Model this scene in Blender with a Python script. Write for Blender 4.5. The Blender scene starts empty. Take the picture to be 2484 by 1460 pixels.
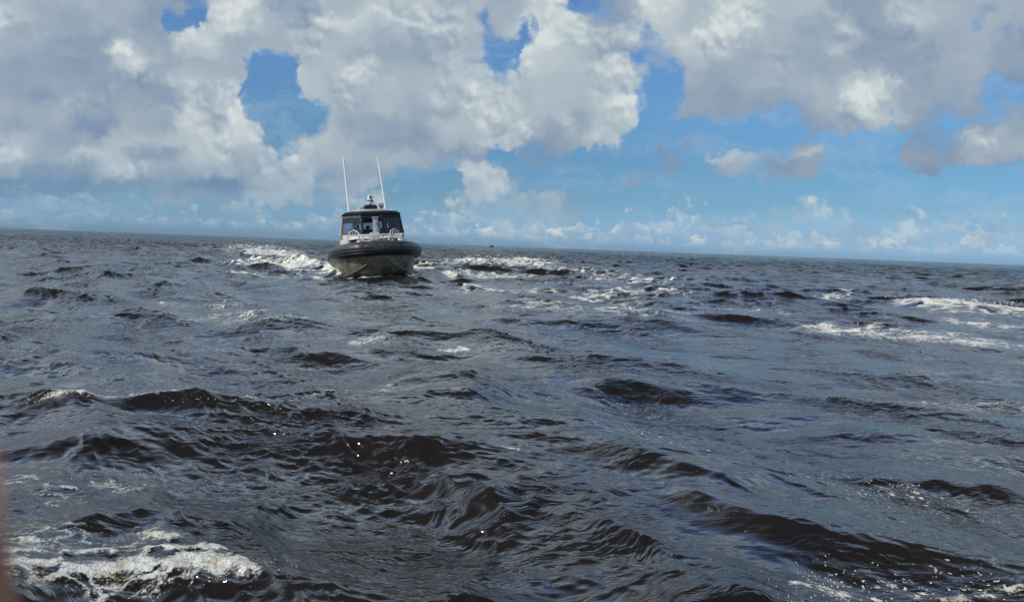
import bpy, bmesh, math, random
import numpy as np
from mathutils import Vector, Matrix, Euler

random.seed(7)
SC = bpy.context.scene
COL = SC.collection
R = math.radians

# ------------------------------------------------------------------ camera
W0, H0, F0 = 2484.0, 1460.0, 1912.0          # photograph size and focal length in its pixels
EYE = 1.55
ROLL = math.atan2(90, 2484)
PITCH = math.atan2(131.9, F0)
_R0 = Vector((1, 0, 0)); _U0 = Vector((0, math.sin(PITCH), math.cos(PITCH))); FW = Vector((0, math.cos(PITCH), -math.sin(PITCH)))
RT = _R0 * math.cos(ROLL) + _U0 * math.sin(ROLL)
UP = -_R0 * math.sin(ROLL) + _U0 * math.cos(ROLL)
cd = bpy.data.cameras.new("camera"); cam = bpy.data.objects.new("camera", cd); COL.objects.link(cam)
cd.sensor_width = 36; cd.lens = F0 / W0 * 36; cd.clip_start = 0.01; cd.clip_end = 60000
m = Matrix((RT, UP, -FW)).transposed().to_4x4(); m.translation = (0, 0, EYE); cam.matrix_world = m
cd.dof.use_dof = True; cd.dof.focus_distance = 31; cd.dof.aperture_fstop = 12
SC.camera = cam
SC.view_settings.view_transform = 'Standard'; SC.view_settings.look = 'None'
SC.view_settings.exposure = 0; SC.view_settings.gamma = 1

def at(px, py, z=0.0):
    """world point at height z seen at a photograph pixel"""
    d = FW * F0 + RT * (px - W0 / 2) - UP * (py - H0 / 2)
    t = (z - EYE) / d.z
    return Vector((d.x * t, d.y * t, z))

# ------------------------------------------------------------------ node helpers
def lin(c):
    return tuple(((v / 255) / 12.92 if v / 255 <= 0.04045 else ((v / 255 + 0.055) / 1.055) ** 2.4) for v in c)

class NT:
    def __init__(s, tree): s.t = tree; s.n = tree.nodes; s.l = tree.links
    def new(s, typ, **kw):
        n = s.n.new(typ)
        for k, v in kw.items(): setattr(n, k, v)
        return n
    def put(s, sock, v):
        if isinstance(v, bpy.types.NodeSocket): s.l.new(v, sock)
        elif v is not None: sock.default_value = v
    def math(s, op, a, b=None, c=None, clamp=False):
        n = s.new('ShaderNodeMath', operation=op, use_clamp=clamp)
        for i, v in enumerate((a, b, c)):
            if v is not None: s.put(n.inputs[i], v)
        return n.outputs[0]
    def vec(s, op, a, b=None, c=None, scale=None):
        n = s.new('ShaderNodeVectorMath', operation=op)
        for i, v in enumerate((a, b, c)):
            if v is not None: s.put(n.inputs[i], v)
        if scale is not None: s.put(n.inputs['Scale'], scale)
        return n.outputs['Value'] if op in ('DOT_PRODUCT', 'LENGTH', 'DISTANCE') else n.outputs[0]
    def xyz(s, x, y, z=0.0):
        n = s.new('ShaderNodeCombineXYZ')
        for i, v in enumerate((x, y, z)): s.put(n.inputs[i], v)
        return n.outputs[0]
    def sep(s, v):
        n = s.new('ShaderNodeSeparateXYZ'); s.put(n.inputs[0], v); return n.outputs
    def noise(s, v, scale=1, detail=4, rough=.5, dist=0, color=False, lac=2.0, dims='3D'):
        n = s.new('ShaderNodeTexNoise', noise_dimensions=dims); s.put(n.inputs['Vector'], v)
        for k, x in (('Scale', scale), ('Detail', detail), ('Roughness', rough), ('Distortion', dist), ('Lacunarity', lac)): s.put(n.inputs[k], x)
        return n.outputs['Color'] if color else n.outputs['Fac']
    def voro(s, v, scale=1, feature='F1', detail=0, rough=.5, smooth=.5, rand=1, out='Distance', dims='3D'):
        n = s.new('ShaderNodeTexVoronoi', feature=feature, voronoi_dimensions=dims); s.put(n.inputs['Vector'], v)
        n.inputs['Scale'].default_value = scale
        for k, x in (('Detail', detail), ('Roughness', rough), ('Smoothness', smooth), ('Randomness', rand)):
            if k in n.inputs: n.inputs[k].default_value = x
        return n.outputs[out]
    def rng(s, v, a, b, c=0.0, d=1.0, mode='SMOOTHSTEP'):
        n = s.new('ShaderNodeMapRange', interpolation_type=mode); s.put(n.inputs[0], v)
        for i, x in enumerate((a, b, c, d)): s.put(n.inputs[i + 1], x)
        return n.outputs[0]
    def ramp(s, f, stops, mode='LINEAR'):
        n = s.new('ShaderNodeValToRGB'); cr = n.color_ramp; cr.interpolation = mode
        while len(cr.elements) < len(stops): cr.elements.new(0.5)
        for e, (p, c) in zip(cr.elements, stops):
            e.position = p; e.color = (*c, 1) if len(c) == 3 else c
        s.put(n.inputs[0], f); return n.outputs[0]
    def mix(s, f, a, b, mode='MIX'):
        n = s.new('ShaderNodeMix', data_type='RGBA', blend_type=mode)
        s.put(n.inputs[0], f); s.put(n.inputs[6], a if not isinstance(a, tuple) else (*a[:3], 1)); s.put(n.inputs[7], b if not isinstance(b, tuple) else (*b[:3], 1))
        return n.outputs[2]
    def mixf(s, f, a, b):
        n = s.new('ShaderNodeMix', data_type='FLOAT'); s.put(n.inputs[0], f); s.put(n.inputs[2], a); s.put(n.inputs[3], b); return n.outputs[0]

# ------------------------------------------------------------------ sun and sky
SUN_EL, SUN_AZ = 40.0, -122.0     # azimuth clockwise from +Y: behind and left of the camera
sd = Vector((math.sin(R(SUN_AZ)) * math.cos(R(SUN_EL)), math.cos(R(SUN_AZ)) * math.cos(R(SUN_EL)), math.sin(R(SUN_EL))))
sl = bpy.data.lights.new("sun", 'SUN'); sl.energy = 3.5; sl.angle = R(1.2); sl.color = (1, .95, .87)
so = bpy.data.objects.new("sun", sl); COL.objects.link(so); so.rotation_euler = sd.to_track_quat('Z', 'Y').to_euler(); so.location = (0, 0, 40)

# cloud cover and cloud brightness, one digit per cell of sky, rows from 17 degrees up down to the horizon
COV = """
999999389 699999999 892489799 999999999
999999299 999999994 799679899 999999999
999999899 999999991 699957999 999999996
999999999 589999990 699936999 999999998
999999997 149999993 799955999 999999987
999999998 059999987 799952999 999999975
999999992 049999999 899964999 999999765
999999998 018999999 999944988 479996555
999999999 228999999 999920112 147844456
999999999 149999999 999821300 131106777
999999999 749999755 753115154 361129999
999999999 986654178 233234144 541026334
888999999 977743189 222240012 211000000
444324566 865642365 563002300 052010000
212224211 212322343 565114334 433144333
111111111 111111115 654344466 545564555
000000000 000000000 333333344 554445454
000000000 000000000 000000000 000000000
"""
BRI = """
655553389 445677665 687378687 664366555
654543388 558767665 896477686 555356555
543354875 555655665 797656876 546435553
544385765 566544565 776655765 545333553
443364555 566855576 676755655 545434553
443333656 566665677 666764545 556864542
434443675 556565577 666774434 456864432
555455768 556565477 666864433 346763333
454255768 556444666 745753333 334542334
654566777 556533567 635642233 333332365
856753676 765555334 223332365 453333355
633675565 774444477 454542345 233332233
111223212 665554467 443523444 333333333
111135435 765665566 553447844 475454444
234345344 323444455 554448655 568445555
222222222 222222336 754447545 545384334
222222222 222222333 444444455 654445655
222222222 222222222 333333333 333333333
"""
def grid(s): return [[int(c) / 9 for c in row.replace(' ', '')] for row in s.strip().split('\n')]
COV, BRI = grid(COV), grid(BRI)

def build_world():
    w = bpy.data.worlds.new("World"); SC.world = w; w.use_nodes = True
    N = NT(w.node_tree); w.node_tree.nodes.clear()
    tc = N.new('ShaderNodeTexCoord'); D = tc.outputs['Generated']
    dz = N.sep(D)[2]
    # direction -> plate coordinates about the boat's bearing (in cells of the maps above)
    fw = N.math('MAXIMUM', N.vec('DOT_PRODUCT', D, tuple(FW)), 0.12)
    u = N.math('DIVIDE', N.vec('DOT_PRODUCT', D, tuple(RT)), fw)
    v = N.math('DIVIDE', N.vec('DOT_PRODUCT', D, tuple(UP)), fw)
    px = N.math('MULTIPLY_ADD', u, F0 / 100, W0 / 200)      # hundreds of pixels
    py = N.math('MULTIPLY_ADD', v, -F0 / 100, H0 / 200)
    q = N.xyz(px, py)
    low = N.rng(py, 3.6, 5.6)                        # 0 high, 1 near the horizon
    # warp
    wn = N.vec('SUBTRACT', N.noise(q, 1.3, 4, .6, color=True, dims='2D'), (.5, .5, .5))
    wamp = N.mixf(low, 1.0, .55)
    qw = N.vec('ADD', q, N.vec('SCALE', wn, scale=wamp))
    s3 = N.sep(qw)
    fx = N.math('DIVIDE', s3[0], W0 / 100)
    acc = None
    rh = 0.36
    rows = len(COV)
    xin = N.xyz(fx, fx, fx)
    xin = N.vec('MINIMUM', N.vec('MAXIMUM', xin, (0, 0, 0)), (1, 1, 1))
    ymin, ymax = .5 * rh, (rows - .5) * rh
    yy = N.math('MINIMUM', N.math('MAXIMUM', s3[1], ymin), ymax)
    for i in range(rows):
        c = N.new('ShaderNodeRGBCurve')
        for ch, data in ((0, COV[i]), (1, BRI[i])):
            cu = c.mapping.curves[ch]
            pts = [((k + .5) / 36, val) for k, val in enumerate(data)]
            cu.points[0].location = (0, data[0]); cu.points[1].location = (1, data[-1])
            for x, y in pts: cu.points.new(x, y)
        c.mapping.update()
        N.put(c.inputs['Color'], xin)
        t = N.math('ABSOLUTE', N.math('SUBTRACT', yy, (i + .5) * rh))
        wt = N.rng(t, 0.0, rh, 1.0, 0.0)
        term = N.vec('SCALE', c.outputs[0], scale=wt)
        acc = term if acc is None else N.vec('ADD', acc, term)
    cb = N.sep(acc); cov, bri = cb[0], cb[1]
    # cauliflower height field, twice, for relief
    def H(p, s):
        a = N.noise(p, .85 * s, 6, .5, dims='2D')
        b = N.voro(p, 1.05 * s, 'F1', 2, .5, dims='2D')
        return N.math('MULTIPLY_ADD', b, -.45, a)
    qh = N.vec('ADD', q, N.vec('SCALE', wn, scale=.35))
    qo = N.vec('ADD', qh, (.06, -.13, 0))
    h0 = N.mixf(low, H(qh, 1), H(qh, 2.6)); h1 = N.mixf(low, H(qo, 1), H(qo, 2.6))
    rel = N.math('SUBTRACT', h0, h1)
    hc = N.math('ADD', h0, -.17)
    dens = N.math('MULTIPLY_ADD', N.rng(cov, .86, 1.0), .12, N.math('MULTIPLY_ADD', hc, N.mixf(low, 1.15, .8), cov))
    soft = N.math('MULTIPLY', N.noise(q, .45, 1, dims='2D'), .42)
    al = N.rng(dens, N.math('SUBTRACT', N.mixf(low, .52, .43), soft), N.math('ADD', N.mixf(low, .60, .50), soft))
    # brightness
    edge = N.rng(dens, .45, 1.0)
    broad = N.noise(q, .8, 2, .5, dims='2D')
    b = N.math('MULTIPLY_ADD', N.math('SUBTRACT', broad, .5), .22, bri)
    crisp = N.rng(N.math('ADD', bri, N.math('MULTIPLY', N.math('SUBTRACT', N.noise(q, .7, 1, dims='2D'), .5), 1.3)), .48, .95, .10, 1.0)
    b = N.math('MULTIPLY_ADD', N.math('MULTIPLY', rel, crisp), 1.15, b)
    b = N.math('MULTIPLY_ADD', hc, N.math('MULTIPLY', crisp, .35), b)
    # elsewhere in the sky: the same kind of broken cumulus, on a flat layer overhead
    pl = N.vec('DIVIDE', D, N.xyz(*(N.math('ADD', N.math('MAXIMUM', dz, 0), .12),) * 3))
    g1 = N.noise(pl, 1.1, 5, .56, dims='2D'); g2 = N.noise(N.vec('ADD', pl, (.07, .03, 0)), 1.1, 4, .56, dims='2D')
    gal = N.math('MULTIPLY', N.rng(g1, .22, .66), N.rng(dz, .45, .85, .85, .25))
    gb = N.math('MULTIPLY_ADD', N.math('SUBTRACT', g2, g1), 1.6, .80)
    gf = N.math('MAXIMUM', N.rng(py, -3.2, -.4, 1.0, 0.0), N.rng(N.math('ABSOLUTE', N.math('SUBTRACT', px, 12.42)), 13.5, 19))
    front = N.rng(N.vec('DOT_PRODUCT', D, tuple(FW)), .1, .4)
    gf = N.math('MAXIMUM', gf, N.math('SUBTRACT', 1, front))
    al = N.mixf(gf, al, gal); b = N.mixf(gf, b, gb)
    b = N.math('MULTIPLY_ADD', N.math('MULTIPLY', N.math('SUBTRACT', 1.0, edge), N.rng(bri, .40, .70)), .13, b)
    b = N.math('MULTIPLY_ADD', b, .93, .015)
    ccol = N.ramp(b, [(0.0, lin((98, 128, 170))), (.28, lin((134, 154, 178))), (.5, lin((155, 171, 186))), (.72, lin((180, 193, 201))), (1.0, lin((214, 220, 220)))])
    # far clouds take the colour of the air in front of them
    sky = N.new('ShaderNodeTexSky', sky_type='NISHITA'); sky.sun_disc = False
    sky.sun_elevation = R(SUN_EL); sky.sun_rotation = R(SUN_AZ); sky.altitude = 0; sky.air_density = 1.0; sky.dust_density = .6; sky.ozone_density = 1.6
    STR = 0.1
    tint = N.ramp(N.math('MULTIPLY', dz, 2.5), SKYTINT)
    skyc = N.vec('SCALE', N.vec('MULTIPLY', sky.outputs[0], tint), scale=2.0)
    ccol10 = N.vec('SCALE', ccol, scale=1 / STR)
    air = N.rng(N.math('MAXIMUM', dz, 0), .01, .11, .62, 0.0)
    ccol10 = N.mix(air, ccol10, skyc)
    veil = N.noise(N.vec('MULTIPLY', qw, (.45, 1.5, 1)), .8, 4, .62, dims='2D')
    skyv = N.mix(N.math('MULTIPLY', N.rng(veil, .46, .76), .32), skyc, tuple(c_ / STR for c_ in lin((168, 190, 211))))
    out = N.mix(al, skyv, ccol10)
    # rows of small far cumulus just above the sea
    az = N.math('ARCTAN2', N.sep(D)[0], N.sep(D)[1])
    side = N.rng(az, -.50, -.02, .30, 1.0)
    p2 = N.noise(N.xyz(N.math('MULTIPLY', az, 46.0), N.math('MULTIPLY', dz, 62.0)), 1.0, 4, .62, dims='2D')
    for seed, f1, hmin, amp, thick, al_ in ((3.3, 13.0, .032, .065, .80, .55), (8.7, 21.0, .017, .045, .85, .6), (17.1, 9.0, .034, .10, .9, .8)):
        n1 = N.noise(N.xyz(N.math('MULTIPLY', az, f1), seed), 1.0, 4, .58, dims='2D')
        if hmin == .034:                                  # a few tall towers
            hh = N.math('MULTIPLY_ADD', N.math('MAXIMUM', N.math('SUBTRACT', n1, .56), 0.0), amp * 2, .018)
        else:
            hh = N.math('MULTIPLY_ADD', N.math('SUBTRACT', n1, .5), amp, hmin)
        t = N.math('SUBTRACT', N.math('MULTIPLY_ADD', N.math('SUBTRACT', p2, .5), .052, hh), dz)
        gaps = N.rng(N.noise(N.xyz(N.math('MULTIPLY', az, 30.0), N.math('MULTIPLY', dz, 90.0), seed), 1.0, 3, .6), .36, .60, .25, 1.0)
        aa = N.math('MULTIPLY', N.math('MULTIPLY', N.math('MULTIPLY', N.rng(t, 0.0, .006), N.rng(t, .004, .035, 1.0, .45)), gaps), N.math('MULTIPLY', N.rng(dz, .004, .024), N.math('MULTIPLY', side, al_)))
        lit = N.math('MULTIPLY_ADD', t, -22.0, N.math('MULTIPLY_ADD', N.math('SUBTRACT', p2, .5), 1.6, .82))
        bcol = N.ramp(lit, [(0.0, lin((130, 164, 200))), (.45, lin((150, 178, 204))), (.95, lin((210, 216, 212)))])
        out = N.mix(aa, out, N.vec('SCALE', bcol, scale=1 / STR))
    # unseen sky band boosted to brighten water reflections, zenith dimmed to darken wave faces
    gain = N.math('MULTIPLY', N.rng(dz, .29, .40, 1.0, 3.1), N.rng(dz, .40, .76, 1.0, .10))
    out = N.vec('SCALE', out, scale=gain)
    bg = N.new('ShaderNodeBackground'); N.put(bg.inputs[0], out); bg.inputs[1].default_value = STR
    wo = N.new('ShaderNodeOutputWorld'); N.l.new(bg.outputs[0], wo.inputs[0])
# the photograph's camera renders this humid sky bluer than the plain sky model (values are halved)
SKYTINT = [(0.04, (0.208, 0.366, 0.70)), (0.08, (0.200, 0.342, 0.61)), (0.145, (0.178, 0.296, 0.450)), (0.275, (0.184, 0.306, 0.430)), (0.4, (0.238, 0.372, 0.490)), (0.525, (0.272, 0.408, 0.550)), (0.645, (0.292, 0.424, 0.565)), (0.75, (0.280, 0.422, 0.575))]
build_world()

# ------------------------------------------------------------------ the sea
def foam_line(p1, p2, half, amount, rise=0.0, z=0.0):
    """a foam patch on the water: end points at photograph pixels, half width in metres"""
    a, b = at(*p1, z), at(*p2, z)
    c = (a + b) / 2; d = (b - a); L = d.length / 2
    return (c.x, c.y, d.x / (2 * L), d.y / (2 * L), L, half, amount, rise)

def wave_packet(px, py, wpx, height, width, steep=1.0, ang=0.0):
    """a single larger wave whose crest is seen at a pixel"""
    c = at(px, py, height); s = c.length / F0
    return (c.x, c.y, ang, wpx * s / 2, height, width, steep)

def ray_to(px, py, Y):
    d = FW * F0 + RT * (px - W0 / 2) - UP * (py - H0 / 2)
    return Vector((0, 0, EYE)) + d * (Y / d.y)

# ------------------------------------------------------------------ the patrol boat
BOAT_ROT = (Matrix.Rotation(R(13.5), 4, 'Z') @ Matrix.Rotation(R(-1.5), 4, 'X') @ Matrix.Rotation(R(-4.5), 4, 'Y'))
_anchor = ray_to(905, 567, 34.6)                       # foot of the windscreen
BOAT_MW = Matrix.Translation(_anchor - (BOAT_ROT @ Vector((0, -1.6, 1.84)))) @ BOAT_ROT

def foam_boat(p1, p2, half, amount, rise):
    a, b = BOAT_MW @ Vector((*p1, 0)), BOAT_MW @ Vector((*p2, 0)); c = (a + b) / 2; d = b - a; d.z = 0; L = d.length / 2
    return (c.x, c.y, d.x / (2 * L), d.y / (2 * L), L, half, amount, rise)

FOAM = [
    foam_boat((-1.1, -4.6), (1.1, -4.6), .22, .85, .03), foam_boat((1.2, -4.2), (2.5, -.4), .38, 1.15, .12), foam_boat((-1.2, -4.2), (-2.4, -.4), .30, .95, .08),
    foam_boat((2.3, -.8), (4.6, 4.5), .7, .85, .1), foam_boat((-2.3, -.8), (-4.4, 4.5), .7, .9, .1), foam_boat((0, 5.5), (0, 12), 1.3, 1.0, .1),
    foam_line((20, 1408), (200, 1392), .09, 1.0, .01),
    foam_line((180, 1420), (420, 1378), .13, .95, .015),
    foam_line((200, 1352), (330, 1345), .07, 1.0, .02),
    foam_line((410, 1395), (650, 1388), .17, 1.05, .02),
    foam_line((380, 1340), (610, 1335), .10, .95, .015),
    foam_line((0, 1440), (450, 1425), .14, .66),
    foam_line((400, 1290), (470, 1310), .10, .85, .03),
    foam_line((100, 1320), (160, 1312), .06, .9),
    foam_line((0, 1350), (420, 1300), .22, .62),
    foam_line((-20, 1300), (450, 1290), .22, .50),
    foam_line((260, 1160), (390, 1165), .16, .62, .01),
    foam_line((20, 1150), (250, 1210), .22, .45),
    foam_line((100, 1450), (330, 1420), .10, .55),
    foam_line((640, 650), (810, 645), 4.0, .92, .25),
    foam_line((628, 618), (668, 626), 3.0, .9, .45),
    foam_line((625, 597), (650, 618), 6.0, .6, .2),
    foam_line((560, 660), (780, 672), 3.0, .5),
    foam_line((1010, 676), (1092, 673), .8, 1.4, .20),
    foam_line((860, 676), (1000, 678), .5, 1.05, .08), foam_line((790, 668), (830, 672), .7, 1.1, .12),
    foam_line((1040, 652), (1320, 640), 4.5, .74, .12),
    foam_line((1120, 640), (1300, 634), 3.5, .86, .2),
    foam_line((1080, 665), (1300, 676), 4.0, .62),
    foam_line((1100, 700), (1560, 720), 4.0, .60),
    foam_line((1200, 740), (1700, 770), 2.2, .55),
    foam_line((2200, 745), (2500, 755), 2.0, .95, .22),
    foam_line((1950, 722), (2100, 715), .9, .6),
    foam_line((1930, 785), (2500, 835), 1.4, .74),
    foam_line((2230, 775), (2484, 800), 1.2, .72),
    foam_line((1650, 745), (1960, 765), 1.6, .5),
    foam_line((480, 770), (760, 790), 1.6, .52),
    foam_line((690, 945), (960, 940), .45, .55),
    foam_line((400, 745), (620, 735), 2.0, .45),
    foam_line((820, 838), (920, 836), .35, .7, .02),
    foam_line((1050, 855), (1110, 853), .2, .85, .02),
    foam_line((2270, 1475), (2330, 1472), .05, 1.1, .02),
    foam_line((2340, 1468), (2484, 1466), .04, .7),
    foam_line((1900, 1450), (2060, 1462), .07, .75, .02),
    foam_line((60, 968), (700, 958), .09, .80, 0, .15),
    foam_line((1800, 1110), (1880, 1140), .05, .75),
]
FOAM += [foam_line((130, 1455), (260, 1400), .035, .85), foam_line((260, 1470), (400, 1405), .03, .75), foam_line((20, 1345), (180, 1325), .04, .75), foam_line((300, 1300), (440, 1275), .05, .72),
    foam_line((1320, 650), (1620, 690), 3.5, .62), foam_line((1330, 690), (1700, 720), 2.5, .52), foam_line((985, 655), (1060, 662), 1.6, .85, .1),
    foam_line((800, 655), (812, 668), .8, 1.1, .15), foam_line((1180, 1100), (1260, 1112), .04, .8), foam_line((1560, 1040), (1620, 1046), .04, .8), foam_line((2130, 965), (2484, 990), .25, .5)]
FLECK = [foam_line((1380, 990), (2484, 1330), .55, .72), foam_line((1900, 1120), (2484, 1250), .55, .7),
         foam_line((1300, 900), (1700, 1010), 1.0, .6), foam_line((2080, 1180), (2300, 1200), .25, 1.2),
         foam_line((0, 1150), (500, 1260), .4, .6), foam_line((1950, 850), (2484, 960), 1.0, .6), foam_line((1850, 1440), (2484, 1440), .3, .9),
         foam_line((1000, 1110), (1300, 1150), .5, .5), foam_line((600, 760), (1500, 740), 6, .5)]
PACKETS = [
    wave_packet(390, 962, 860, .17, .36, 1.3, .03), wave_packet(930, 1075, 400, .085, .34, 1.2, -.18), wave_packet(1130, 1150, 300, .10, .26, 1.2, -.75),
    wave_packet(1640, 1130, 380, .10, .30, 1.2, -.75), wave_packet(1760, 1230, 420, .085, .28, 1.2, -.95), wave_packet(1420, 1230, 360, .07, .26, 1.2, -.8),
    wave_packet(1110, 940, 260, .15, .42, 1.2, .05), wave_packet(1810, 1420, 420, .13, .24, 1.3, .08), wave_packet(560, 682, 520, .20, 1.2, 1.2, .0),
    wave_packet(1560, 872, 320, .12, .5, 1.2, -.4), wave_packet(1700, 800, 420, .08, .7, 1.1, -.3), wave_packet(850, 838, 300, .09, .5, 1.2, .2),
    wave_packet(1240, 1415, 260, .08, .22, 1.2, .0), wave_packet(170, 1060, 330, .10, .30, 1.2, .0), wave_packet(1230, 765, 360, .12, .8, 1.2, -.2),
    wave_packet(940, 672, 260, .14, 1.1, 1.1, 0), wave_packet(2060, 960, 620, .09, .42, 1.2, -.65), wave_packet(1560, 915, 300, .07, .40, 1.2, -.5),
    wave_packet(2330, 1150, 330, .09, .30, 1.2, -.4), wave_packet(2130, 1045, 260, .05, .3, 1.2, -.5), wave_packet(560, 1225, 260, .08, .26, 1.2, .1),
    wave_packet(330, 1225, 220, .08, .22, 1.2, .5), wave_packet(1480, 700, 400, .12, .9, 1.2, -.3),
]

def build_sea():
    rng = np.random.default_rng(21)
    # polar sheet about the viewpoint: fine ahead, coarse to the sides and behind, out to the horizon
    rs = [0.5]
    while rs[-1] < 30000:
        r = rs[-1]; k = .0030 * max(1, r / 4) ** .34 if r > 2.6 else .012
        rs.append(r * (1 + min(k, .05)))
    rs = np.array(rs)
    fine = np.arange(-R(40), R(40), .0015)
    coarse = np.linspace(R(40), 2 * math.pi - R(40), 170)[:-1]
    th = np.concatenate([fine, coarse])
    nr, nt = len(rs), len(th)
    r2, t2 = np.meshgrid(rs, th, indexing='ij')
    X = r2 * np.sin(t2); Y = r2 * np.cos(t2)
    DR = np.gradient(rs)[:, None] * np.ones_like(t2)
    sidef = np.ones_like(th); sidef[len(fine):] = 0.0
    lat = r2 * np.where(sidef > .5, .0015, .035)[None, :]
    cell = np.maximum(DR, lat)
    P0 = []
    wd = np.array([-.50, -.866]); lp = 6.0; kp = 2 * math.pi / lp
    def tile(L, n, lmin, lmax, rot, lift=0.0):
        kk = np.fft.fftfreq(n, L / n) * 2 * math.pi
        kx, ky = np.meshgrid(kk, kk, indexing='ij'); k = np.hypot(kx, ky); k[0, 0] = 1
        cr, sr = math.cos(rot), math.sin(rot)
        wx, wy = wd[0] * cr + wd[1] * sr, -wd[0] * sr + wd[1] * cr
        cosd = (kx * wx + ky * wy) / k
        spread = np.where(cosd > 0, .05 + 1.2 * cosd ** 4, .045 + .03 * cosd ** 2)
        S = k ** -3.9 * np.exp(-1.25 * (kp / k) ** 2) * spread * np.maximum(k * lmax / 6.283, 1) ** lift
        lo, hi = 2 * math.pi / lmax, 2 * math.pi / lmin
        S *= (k >= lo) * (k < hi)
        dk = 2 * math.pi / L
        sub = np.flatnonzero(S.ravel() > 0)
        h = np.zeros(n * n, complex)
        h[sub] = (rng.normal(size=len(sub)) + 1j * rng.normal(size=len(sub))) * np.sqrt(S.ravel()[sub]) * dk
        h = h.reshape(n, n)
        f = lambda a: np.real(np.fft.ifft2(a)) * n * n
        hh = f(h); dx = f(-1j * kx / k * h); dy = f(-1j * ky / k * h)
        div = f(k * h)                                  # divergence of the crest-sharpening shift (negated)
        return [a.astype(np.float32) for a in (hh, dx, dy, div)], L, n, rot, cr, sr
    def sample(T, mask=None):
        arrs, L, n, rot, cr, sr = T
        xr = X * cr + Y * sr; yr = -X * sr + Y * cr
        fx = (xr / L * n) % n; fy = (yr / L * n) % n
        ix = np.floor(fx).astype(np.int32); iy = np.floor(fy).astype(np.int32)
        fx = (fx - ix).astype(np.float32); fy = (fy - iy).astype(np.float32)
        fx = fx * 1.0; fy = fy * 1.0
        ix %= n; iy %= n; jx = (ix + 1) % n; jy = (iy + 1) % n
        out = [(a[ix, iy] * (1 - fx) + a[jx, iy] * fx) * (1 - fy) + (a[ix, jy] * (1 - fx) + a[jx, jy] * fx) * fy for a in arrs]
        hx, dx, dy, dv = out
        return hx, dx * cr - dy * sr, dx * sr + dy * cr, dv
    def fade(a, b):
        t = np.clip((cell - a) / (b - a), 0, 1); return 1 - t * t * (3 - 2 * t)
    C = tile(139.0, 1024, 4.0, 60.0, 0.0)
    sig = C[0][0].std()
    A = tile(37.0, 1024, .8, 4.0, .31)
    B = tile(8.3, 1024, .06, .8, -.47, .75)
    scale = SEA_HS / 4 / math.sqrt(sig ** 2 + A[0][0].std() ** 2)
    h = np.zeros_like(X); dx = np.zeros_like(X); dy = np.zeros_like(X); dv = np.zeros_like(X)
    # slicks and ruffled lanes drawn out along the wind
    U = X * .91 + Y * .41; V_ = -X * .41 + Y * .91
    def lanes(seed, su, sv):
        rg = np.random.default_rng(seed); acc = np.zeros_like(X)
        for o_ in range(3):
            f_ = 2.0 ** o_
            for _ in range(5):
                a_ = rg.uniform(-1, 1); p1, p2 = rg.uniform(0, 6.28, 2)
                acc += np.sin(U / su * f_ * (1 + .3 * a_) + V_ / sv * f_ * a_ + p1 + 1.1 * np.sin(V_ / sv * f_ * .7 + U / su * .3 + p2)) / f_ ** .8
        return acc / 5.0
    lane = np.clip(.5 + .55 * lanes(4, .55, 2.3) + .25 * lanes(9, 2.5, 9.0), 0, 1)
    lane = lane * lane * (3 - 2 * lane)
    calmer = np.clip((X - .2) / 2.5, 0, 1) * np.clip((26 - Y) / 12, 0, 1)        # smoother water to the right of the wake
    gust = (.30 + 1.05 * lane) * (1 - .5 * calmer)
    farther = np.clip((r2 - 7) / 38, 0, 1)
    ampA = (.70 + .50 * np.clip(.5 + .6 * lanes(31, 3.1, 5.3), 0, 1)) * (1 - .42 * calmer)
    for T, f, g in ((C, fade(7.0, 40.0), 1.0), (A, fade(1.2, 5.0), AMP_A * ampA)):
        a = sample(T)
        w = f * g * scale * (((1 - .25 * calmer) * (1 + .40 * farther)) if T is C else (1 + .70 * farther) * (1 - .38 * np.clip((X - 3) / 9, 0, 1) * np.clip((90 - Y) / 30, 0, 1)))
        h += a[0] * w; dx += a[1] * w; dy += a[2] * w; dv += a[3] * w
    # the single waves that stand out in the photograph
    for (cx, cy, ang, half, hgt, wid, st) in PACKETS:
        ca, sa = math.cos(ang), math.sin(ang)
        u = (X - cx) * ca + (Y - cy) * sa; v = -(X - cx) * sa + (Y - cy) * ca
        v = v + .18 * wid * np.sin(u / wid * 1.1 + cx) + .05 * u * u / max(half, .3)
        env = np.exp(-(np.abs(u) / half) ** 2.6) * (1 + .12 * np.sin(u / wid * 1.9 + cy) + .07 * np.sin(u / wid * 5.1 + cx))
        wv = np.where(v > 0, wid * 1.8, wid * .62)
        b = np.exp(-np.abs(v / wv) ** 1.45)
        calm = 1 - .45 * env * b
        h = h * calm + (hgt * 1.02) * env * b
    a = sample(B); w = fade(.12, .9) * (1 + .8 * farther) * AMP_B * gust * scale
    h += a[0] * w; dx += a[1] * w; dy += a[2] * w
    foam = np.clip((dv * 1.0 - FOAM_J) * 1.2, 0, .60) * (1 - .45 * farther)
    foam *= fade(3.0, 12.0)
    for (cx, cy, ux, uy, L, half, amt, rise) in FOAM:
        s = ((X - cx) * ux + (Y - cy) * uy) / L; t = (-(X - cx) * uy + (Y - cy) * ux) / half
        d2 = np.maximum(np.abs(s) - .75, 0) ** 2 * 9 + t * t * .8
        g = np.exp(-d2)
        foam = np.maximum(foam, amt * g); h += rise * g
    fleck = np.zeros_like(X)
    for (cx, cy, ux, uy, L, half, amt, rise) in FLECK:
        s = ((X - cx) * ux + (Y - cy) * uy) / L; t = (-(X - cx) * uy + (Y - cy) * ux) / half
        fleck = np.maximum(fleck, amt * np.exp(-(np.maximum(np.abs(s) - .6, 0) ** 2 * 8 + t * t)))
    # froth stands up from the water in small lumps
    fr = np.clip(foam - .7, 0, 1)
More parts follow.
